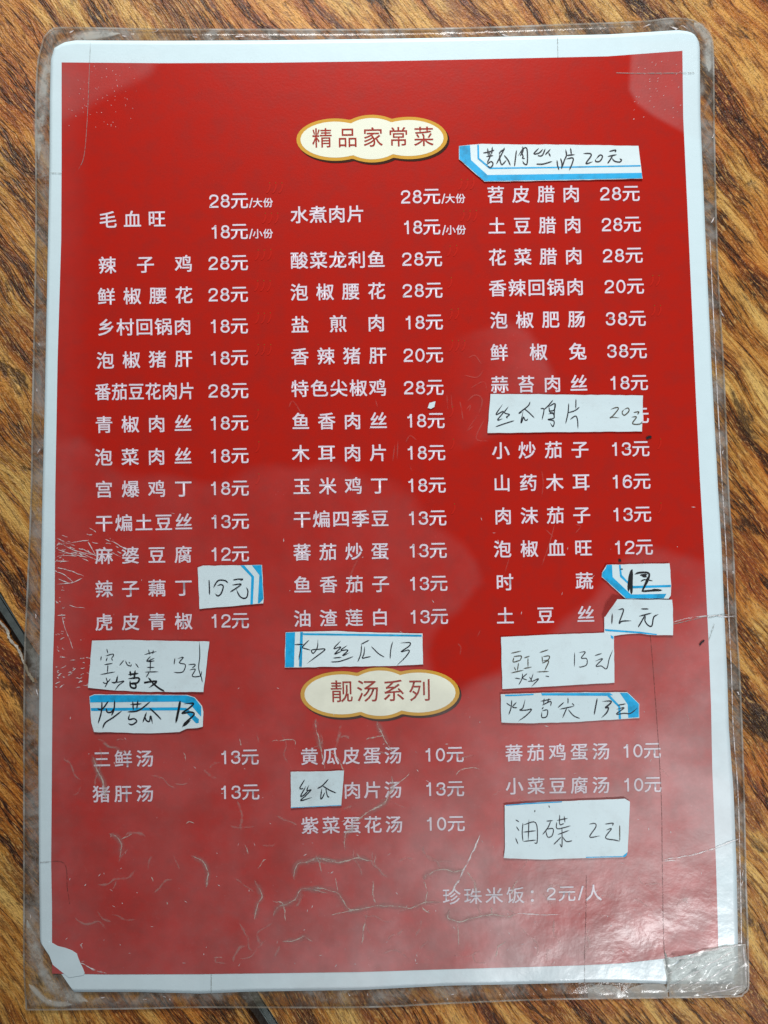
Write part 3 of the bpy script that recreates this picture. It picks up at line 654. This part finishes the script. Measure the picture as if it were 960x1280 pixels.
for k in range(40):
    x = random.uniform(60, 820); y = np.interp(x, [60, 450, 830], [1251, 1248, 1239])+random.uniform(-5, 5)
    mk.append((random.uniform(1, 2.5), [(x, y), (x+random.uniform(-5, 5), y+random.uniform(-5, 5))]))
o = ribbons('film_scratches', mk, zf, M['halo'], menu, 0.3*MM, 1.2, 3); tag(o, kind='stuff')
o = ribbons('film_nicks', [m_ for m_ in mk[::3]], zf, M['crack_white'], menu, 0.33*MM, 1.2, 3, jitter=0.5); tag(o, kind='stuff')
M['milky'] = ribbon_mat('milky_film_corner', (0.62, 0.64, 0.60), 0.4, 0.55, 0.5, 110)
o = ribbons('milky_scuff', [(20, [(48,200),(51,140),(58,92),(74,62),(104,46),(150,42)]), (16, [(868,28),(884,48),(886,90)]), (20, [(34,1150),(48,1200),(70,1236),(110,1252)]), (11, [(36,1230),(60,1252),(90,1256)])], zf, M['milky'], menu, 0.2*MM, 14, 6); tag(o, kind='stuff')
# lifted, crumpled film at the lower right corner
def zflap(x, y):
    u = (x-832)/100; v = (y-1185)/62
    c = v*62+0.36*(x-832)+4*np.sin(u*5); r = 0.55*np.abs(np.sin(c/8.5))+0.4*np.abs(np.sin(c/4.1+2*u))+0.22*np.sin(7*u-5*v)+0.12*np.sin(x/2.6+y/4)
    e = np.clip(np.minimum(np.minimum(u, 1.02-u), np.minimum(v+0.05, 1.0-v))*6, 0.05, 1)
    return 1.15*MM+2.3*MM*np.clip(r, 0, 1.3)*e
cdt_sheet('film_flap', [(829,1200),(845,1196),(866,1192),(885,1186),(905,1181),(932,1180),(934,1200),(934,1234),(929,1240),(920,1244),(880,1245),(837,1246),(834,1225)], zflap, M['flap'], menu, 0, 3.0)
fl_ = crop(660, 1080, 0.3125, [(3.0, [(545,372),(620,378),(700,352),(770,338),(866,322)]), (2.6, [(590,480),(680,430),(780,370),(830,345)]), (2.2, [(600,505),(720,460),(800,410),(860,385)]), (2.4, [(690,522),(780,505),(862,486)]), (2.6, [(862,330),(868,400),(872,480)]), (1.8, [(560,440),(640,400),(700,385)])])
for wd, ln in fl_: ribbons('film_fold_glint', [(wd, ln)], lambda x, y: zflap(x, y)+0.15*MM, M['crack_white'], menu, 0, wd, 5, jitter=0.4)  # folds of the flap, their bright highlights painted as white ribbons
def zbub(x, y): return 0.75*MM+1.1*MM*np.clip(1-((x-810)/30)**2-((y-1238)/11)**2, 0, 1)+0.9*MM*np.clip(1-((x-752)/22)**2-((y-1241)/10)**2, 0, 1)
cdt_sheet('film_bubble', [(735,1247.5),(734,1236),(745,1231),(765,1231.5),(780,1240),(790,1234),(806,1229.5),(829,1230),(834,1236),(835,1246)], zbub, M['flap'], menu, 0, 3.0)

# ================================================================== HANDWRITTEN PAPER SLIPS (each stuck on top of the menu)
def slip(label, ox, oy, s, outline, stripes, inks, paper=1, raise_=None, lift=0.35, group='handwritten paper slips stuck on the menu'):
    out = [(ox+a*s, oy+b*s) for a, b in outline]; A = np.array(out); cx, cy = A.mean(0); hw = max(np.ptp(A[:, 0])/2, 1); hh = max(np.ptp(A[:, 1])/2, 1)
    ph = random.uniform(0, 6)
    # nicks along the cut edges
    P = []
    for i in range(len(out)):
        a, b = np.array(out[i]), np.array(out[(i+1) % len(out)]); L = np.hypot(*(b-a)); k = max(1, int(L/7)); P.append(tuple(a))
        for j in range(1, k): q = a+(b-a)*j/k; P.append((q[0]+random.gauss(0, 0.16), q[1]+random.gauss(0, 0.16)))
    def z(x, y):
        u = (x-cx)/hw; v = (y-cy)/hh
        zz = zpage(x, y)+0.42*MM+MM*lift*(0.55*u**2+0.75*np.clip(-v, 0, 2)**2+0.18*np.sin(3*u+ph))
        if raise_:
            rx_, ry_, h, rad = raise_; zz = zz+h*MM*np.clip(1-np.hypot(x-rx_, y-ry_)/rad, 0, 1)**1.3
        return zz
    o = cdt_sheet('paper_slip', P, z, M['slip'][paper], None, 0.22*MM, 4.0)
    # origin at the slip
    me = o.data; c = sum((v.co for v in me.vertices), Vector())/len(me.vertices); me.transform(Matrix.Translation(-c)); o.location = c
    tag(o, label, 'paper slip', group)
    for sp in stripes: cdt_sheet('printed_stripe', [(ox+a*s, oy+b*s) for a, b in sp], lambda x, y: z(x, y)+0.05*MM, M['cyan'], o, 0, 4.0)
    for mname, wd, lines in inks:
        ribbons('handwriting', crop(ox, oy, s, [(wd*s*1.22, l) for l in lines]), z, M[mname], o, 0.09*MM, wd*s, 5, flat=True)
    return o
B_ = lambda dx, *L: [[(x+dx, y) for x, y in l] for l in L]
slip('white slip with blue border on left and bottom, reading 20元, beside the top badge', 570, 175, .125,
 [(30,60),(140,48),(260,38),(400,42),(955,45),(1825,58),(1865,385),(920,405),(285,415),(30,190)],
 [[(33,62),(140,51),(150,200),(315,350),(1858,328),(1862,382),(285,411),(34,188)], [(212,48),(230,46),(233,180),(345,275),(920,268),(1845,250),(1847,265),(920,282),(335,290),(215,188)]],
 [('ink', 11, [[(270,130),(330,118),(385,100)],[(315,80),(325,160)],[(365,65),(355,150)],[(300,165),(375,155)],[(335,120),(340,165),(310,230)],[(300,250),(350,215),(370,240),(345,275),(310,255)],
   [(485,75),(465,125),(400,245)],[(430,140),(450,112),(490,90)],[(435,140),(440,200),(460,245),(505,200)],[(480,150),(520,200),(545,255)],
   [(605,100),(595,180),(585,265)],[(620,160),(670,90),(705,80),(715,150),(710,240),(680,235),(665,205)],[(665,65),(670,110),(640,160)],[(650,110),(670,160),(665,180),(690,185)],
   [(830,80),(780,135),(830,130),(870,90)],[(815,155),(860,155),(895,85)],[(890,150),(945,90)],[(925,125),(945,165)],[(800,240),(870,240),(965,212)]]
  +B_(920,[(175,90),(185,150),(165,200),(135,290)],[(225,75),(235,150)],[(180,155),(270,145)],[(180,190),(250,180),(240,240),(210,305)],[(90,200),(95,250),(110,300)],[(125,180),(140,240),(135,290)],
   [(350,135),(420,135),(430,160),(380,235),(450,215)],[(480,190),(520,150),(545,165),(520,210),(480,215),(475,190)],[(610,115),(675,100),(670,122)],[(595,165),(690,145)],[(650,150),(620,200),(595,235)],[(640,180),(665,210),(715,220),(735,200),(715,185)]))], paper=0, lift=0.25)
slip('plain white slip reading 丝瓜肉片 20元, covering a row of the right column', 605, 485, .125,
 [(65,60),(490,62),(1590,75),(1580,435),(800,440),(35,450)], [],
 [('ink', 9, [[(188,160),(120,265),(185,235),(190,250),(135,320),(190,305)],[(245,185),(205,245),(255,265),(225,290),(240,300)],[(115,388),(210,355),(305,325)],
  [(462,135),(440,180),(350,250),(380,240)],[(395,215),(370,340),(380,335),(395,290),(410,320),(430,320),(440,305)],[(400,205),(450,245),(505,300)],
  [(565,205),(600,215),(580,320)],[(690,120),(640,180),(600,215)],[(640,190),(710,155),(700,220),(645,230)],[(650,190),(660,240),(700,250)],[(640,260),(690,255),(700,300),(640,315),(700,330),(690,385),(660,345)],[(710,155),(705,230),(700,300)]]
  +B_(800,[(48,150),(40,250),(15,360)],[(120,105),(118,210)],[(40,248),(110,225),(155,190)],[(60,315),(115,280),(135,320),(140,410)])),
  ('pencil', 9, B_(800,[(465,215),(520,195),(545,205),(500,265),(460,300),(480,292),(555,298)],[(600,215),(640,200),(650,230),(610,270),(590,265),(582,240),(600,215)],[(695,245),(748,238),(735,265)],[(675,292),(725,290),(685,355),(760,360),(785,330)]))], paper=1)
slip('small white slip reading 15元 with blue lines down its right side, in the left column', 240, 700, .10417,
 [(68,90),(130,68),(840,58),(860,460),(855,520),(90,588)],
 [[(580,65),(625,62),(745,200),(730,530),(700,532),(712,205)],[(718,63),(833,61),(856,465),(815,515),(790,518),(808,180)]],
 [('ink', 13, [[(205,235),(208,330),(210,420)],[(255,335),(310,250),(390,245),(435,275)],[(300,310),(350,295),(375,320),(350,400),(310,430),(275,400)],[(490,240),(550,230),(610,230),(575,246)],[(480,300),(590,290),(520,345),(455,385)],[(530,345),(570,430),(620,460),(660,440),(670,370),(650,325)]])], paper=1)
slip('small slip with blue corner border and 12 in thick black marker, in the right column', 745, 695, .109375,
 [(125,100),(840,83),(860,330),(855,450),(830,488),(340,488),(65,240),(70,190)],
 [[(124,102),(183,100),(190,240),(400,440),(805,432),(775,484),(345,484),(68,235),(72,190),(110,145)],[(262,102),(282,102),(295,215),(380,310),(430,342),(856,330),(856,355),(420,370),(365,320),(275,238)]],
 [('marker', 26, [[(415,150),(385,250),(370,410)],[(410,160),(405,300),(405,440)]]),('marker', 18, [[(440,210),(500,190),(600,195),(600,260),(560,340),(520,405)],[(520,405),(640,395),(760,390)],[(500,220),(590,212)],[(525,232),(585,235)],[(530,400),(560,330),(600,230)]]),('marker', 10, [[(510,290),(560,270),(650,285)],[(275,150),(310,150)],[(640,380),(740,385)]])], paper=1, lift=0.3)
slip('torn white slip reading 12元 with lifted left corner, just below the marker-written slip', 745, 695, .109375,
 [(245,494),(560,500),(870,500),(880,600),(880,905),(700,905),(600,900),(500,885),(380,890),(200,915),(95,890),(95,700),(110,690)],
 [[(100,835),(500,865),(700,893),(690,903),(500,884),(110,858)]],
 [('ink', 15, [[(188,655),(180,780)]]),('ink', 12, [[(250,615),(315,615),(265,765),(300,745),(405,740)],[(510,605),(605,605)],[(490,690),(640,650)],[(570,660),(520,750),(480,815)],[(570,680),(560,740),(600,795),(640,795),(660,700),(715,665)]])], paper=1, raise_=(758, 752, 3.6, 30), lift=0.45)
slip('white slip reading 空心菜 13元 with bold overwritten characters, lower left', 105, 795, .16667,
 [(60,35),(300,30),(940,42),(895,420),(500,420),(250,410),(30,388)], [],
 [('ink', 6, [[(130,150),(125,185)],[(170,95),(180,130)],[(160,150),(215,135),(220,150),(205,165)],[(175,160),(165,190)],[(205,165),(215,185)],[(150,215),(215,205)],[(180,210),(175,280)],[(120,290),(235,268)],
  [(300,180),(265,222)],[(310,185),(325,215),(350,225),(355,210)],[(335,195),(345,205)],[(385,205),(410,238)],[(450,140),(545,115)],[(485,100),(490,140)],[(520,105),(515,135)],[(500,150),(470,190),(530,165)],[(480,195),(530,185)],[(500,165),(495,270)],[(470,235),(530,235)],[(455,270),(560,268)],[(490,270),(465,310)],
  [(682,165),(675,215)],[(700,170),(745,160),(715,200),(760,215),(745,265),(705,275),(670,270)],[(780,215),(830,212),(830,225),(810,240)],[(790,255),(835,250),(812,300),(870,300),(885,260)],[(865,40),(868,150),(860,240),(880,310),(888,350)],
  [(165,310),(175,350),(155,385)],[(140,345),(165,355),(200,320)],[(205,345),(235,350),(250,300)],[(255,290),(245,340),(215,350),(260,345),(300,338),(260,370),(230,410)]]),
  ('marker', 11, [[(330,290),(410,280)],[(345,260),(350,300)],[(385,255),(375,320)],[(330,320),(410,315),(400,350),(340,355)],[(345,330),(350,380),(385,390),(385,360),(345,360)],[(480,310),(500,340),(450,350),(545,340),(485,390)],[(505,345),(560,390),(605,416)]])], paper=1)
slip('rounded slip with blue bands along its top reading 炒苦瓜 13, lower left', 105, 860, .16667,
 [(40,62),(75,48),(770,52),(830,70),(885,135),(895,180),(890,290),(850,300),(770,305),(715,330),(500,340),(75,330),(55,260)],
 [[(42,66),(77,52),(768,55),(828,73),(880,140),(878,215),(855,190),(800,125),(720,102),(46,108)],[(50,150),(700,145),(770,150),(862,235),(860,262),(840,265),(750,167),(55,172)]],
 [('ink', 9, [[(100,155),(135,160),(185,95)],[(135,100),(130,180),(105,268)],[(165,150),(175,180),(205,180),(225,150)],[(230,90),(225,160),(205,208)],[(285,170),(220,220),(160,260),(138,305)],[(345,125),(435,118)],[(365,95),(370,170)],[(405,90),(395,160)],[(325,180),(410,168),(500,100)],[(345,190),(335,235),(375,230),(395,250),(360,275),(330,265)],
  [(470,180),(440,260)],[(455,200),(465,240),(490,250),(500,210),(515,272)],[(490,150),(540,195),(580,238)]]),('marker', 15, [[(722,95),(710,160),(688,265)]]),('marker', 10, [[(745,120),(820,115),(790,150),(735,190),(800,180),(825,200),(760,260),(735,295)],[(800,240),(745,290)]])], paper=1)
slip('slip reading 炒丝瓜 13 with a blue left bar, above the lower title badge', 350, 780, .19792,
 [(35,52),(200,48),(350,44),(500,52),(900,60),(903,255),(700,265),(30,275)],
 [[(37,54),(95,52),(88,272),(32,273)],[(128,50),(145,50),(138,270),(120,270)],[(146,58),(895,68),(895,80),(146,70)]],
 [('ink', 5.5, [[(90,130),(150,128)],[(135,130),(118,230)],[(185,100),(150,135),(145,150),(195,165)],[(240,95),(235,150),(210,185),(200,165),(240,160),(285,160),(230,205),(170,250)],[(385,105),(340,155),(385,145),(345,190),(400,165)],[(425,135),(385,165),(430,165),(395,200),(440,180)],[(320,240),(380,235),(465,205)],[(335,215),(390,210)],
  [(565,100),(510,130)],[(515,130),(510,190),(490,240)],[(535,140),(530,190),(520,215),(550,210),(575,205)],[(575,140),(620,185),(660,210)],[(712,110),(700,160),(695,222)],[(760,120),(820,118),(815,140),(765,175),(815,165),(800,200),(735,266)]])], paper=0, lift=0.3)
slip('plain white slip reading 豇豆 13元 in faded brown ink, right of the lower title badge', 620, 790, .16667,
 [(38,38),(400,20),(810,5),(885,30),(888,380),(545,400),(48,428)], [[(860,22),(882,35),(880,55),(862,45)]],
 [('pencil', 6.5, [[(110,160),(190,142)],[(130,185),(190,180),(180,215)],[(135,190),(130,225),(185,210)],[(135,260),(150,290)],[(170,230),(160,290)],[(110,308),(210,285)],[(210,195),(255,180)],[(240,190),(240,265)],[(205,275),(270,262)],[(325,155),(395,132)],[(345,180),(350,230)],[(350,185),(400,180),(390,210),(350,215)],[(345,235),(395,218),(365,290)],[(305,300),(400,295)]]),
  ('ink', 5.5, [[(590,150),(588,262)],[(620,155),(670,150),(640,195),(680,200),(680,245),(640,262),(620,262)],[(740,178),(795,160)],[(740,220),(800,200),(750,255),(790,255),(830,275),(850,200),(878,130)],[(140,345),(185,352)],[(200,310),(195,350),(170,398)],[(235,310),(200,345),(235,360)],[(250,335),(265,365),(240,370)],[(280,310),(265,370),(320,350),(265,412)],[(370,330),(400,335)]])], paper=1, lift=0.25)
slip('narrow white slip reading 炒苕尖 13元 with a blue pointed right end', 620, 855, .19792,
 [(30,65),(300,55),(830,52),(860,80),(905,125),(905,215),(790,222),(500,240),(200,248),(35,243)],
 [[(285,58),(720,56),(738,70),(700,75),(290,72)],[(700,74),(722,74),(785,140),(790,221),(775,221),(772,145)],[(782,56),(830,56),(902,126),(902,210),(835,214),(832,130)],[(55,68),(140,66),(240,62),(236,70),(120,76),(60,77)]],
 [('ink', 5.5, [[(65,120),(95,140)],[(100,100),(95,150),(80,195)],[(130,115),(105,145),(135,150)],[(185,95),(170,150),(150,165),(190,165),(225,160),(190,200),(140,235)],[(280,110),(350,95)],[(305,90),(300,130)],[(335,90),(325,120)],[(290,135),(345,110),(345,140)],[(300,145),(290,160)],[(290,170),(325,165),(320,205),(290,210),(290,175)],
  [(455,85),(455,125)],[(430,115),(390,150)],[(480,120),(495,138)],[(400,160),(495,140)],[(450,145),(420,215)],[(455,160),(490,200),(530,218)],[(765,135),(820,125)],[(760,160),(810,150),(760,190),(810,185),(850,185),(895,150)]]),('ink', 7, [[(640,90),(630,140),(620,195)],[(670,110),(725,108),(720,125),(690,150),(710,150),(700,180),(665,215)]])], paper=2, lift=0.3)
slip('smallest slip, white and nearly square, reading 丝瓜 before the printed 肉片汤', 355, 955, .104167,
 [(80,95),(400,90),(720,80),(688,500),(82,530)], [[(86,522),(686,492),(687,498),(86,528)]],
 [('ink', 11, [[(250,185),(190,290),(235,295)],[(265,265),(200,385),(235,375),(290,320)],[(300,250),(275,320),(325,310),(260,380),(200,440),(340,400)],[(535,180),(460,260),(400,295)],[(455,290),(440,410),(460,405),(490,340)],[(500,290),(520,380),(545,400)],[(460,260),(540,310),(628,350)]])], paper=2, lift=0.25)
slip('large white slip reading 油碟 2元, lowest on the menu at its right', 620, 990, .1875,
 [(58,88),(300,68),(520,60),(860,45),(893,65),(878,400),(850,435),(600,440),(300,450),(52,440),(60,370)],
 [[(66,86),(200,74),(440,62),(440,69),(200,82),(66,92)],[(840,432),(876,402),(872,420),(858,434)],[(600,433),(840,428),(842,433),(600,438)]],
 [('ink', 5.5, [[(130,185),(155,200)],[(135,230),(155,260)],[(130,305),(148,350)],[(180,205),(175,270),(180,330)],[(220,180),(215,325)],[(180,220),(265,205),(275,330),(255,340)],[(180,268),(268,258)],[(180,330),(270,320)],[(335,195),(380,190)],[(365,195),(345,240),(310,285)],[(330,250),(345,300),(375,290),(380,245),(330,250)],
  [(425,150),(425,215),(455,210)],[(455,160),(460,205)],[(405,190),(480,175)],[(405,200),(410,245),(500,225)],[(440,230),(440,360),(425,345)],[(410,285),(490,255)],[(385,350),(405,330),(435,300)],[(445,300),(470,330),(510,325)],[(620,215),(660,210),(665,235),(625,300),(695,292)],[(725,215),(780,208),(775,225)],[(735,255),(770,245),(730,305),(790,320),(825,328)],[(260,120),(258,135)],[(352,90),(358,105)]]),
  ('pencil', 6, [[(825,328),(825,270),(825,220)]])], paper=1, lift=0.4)
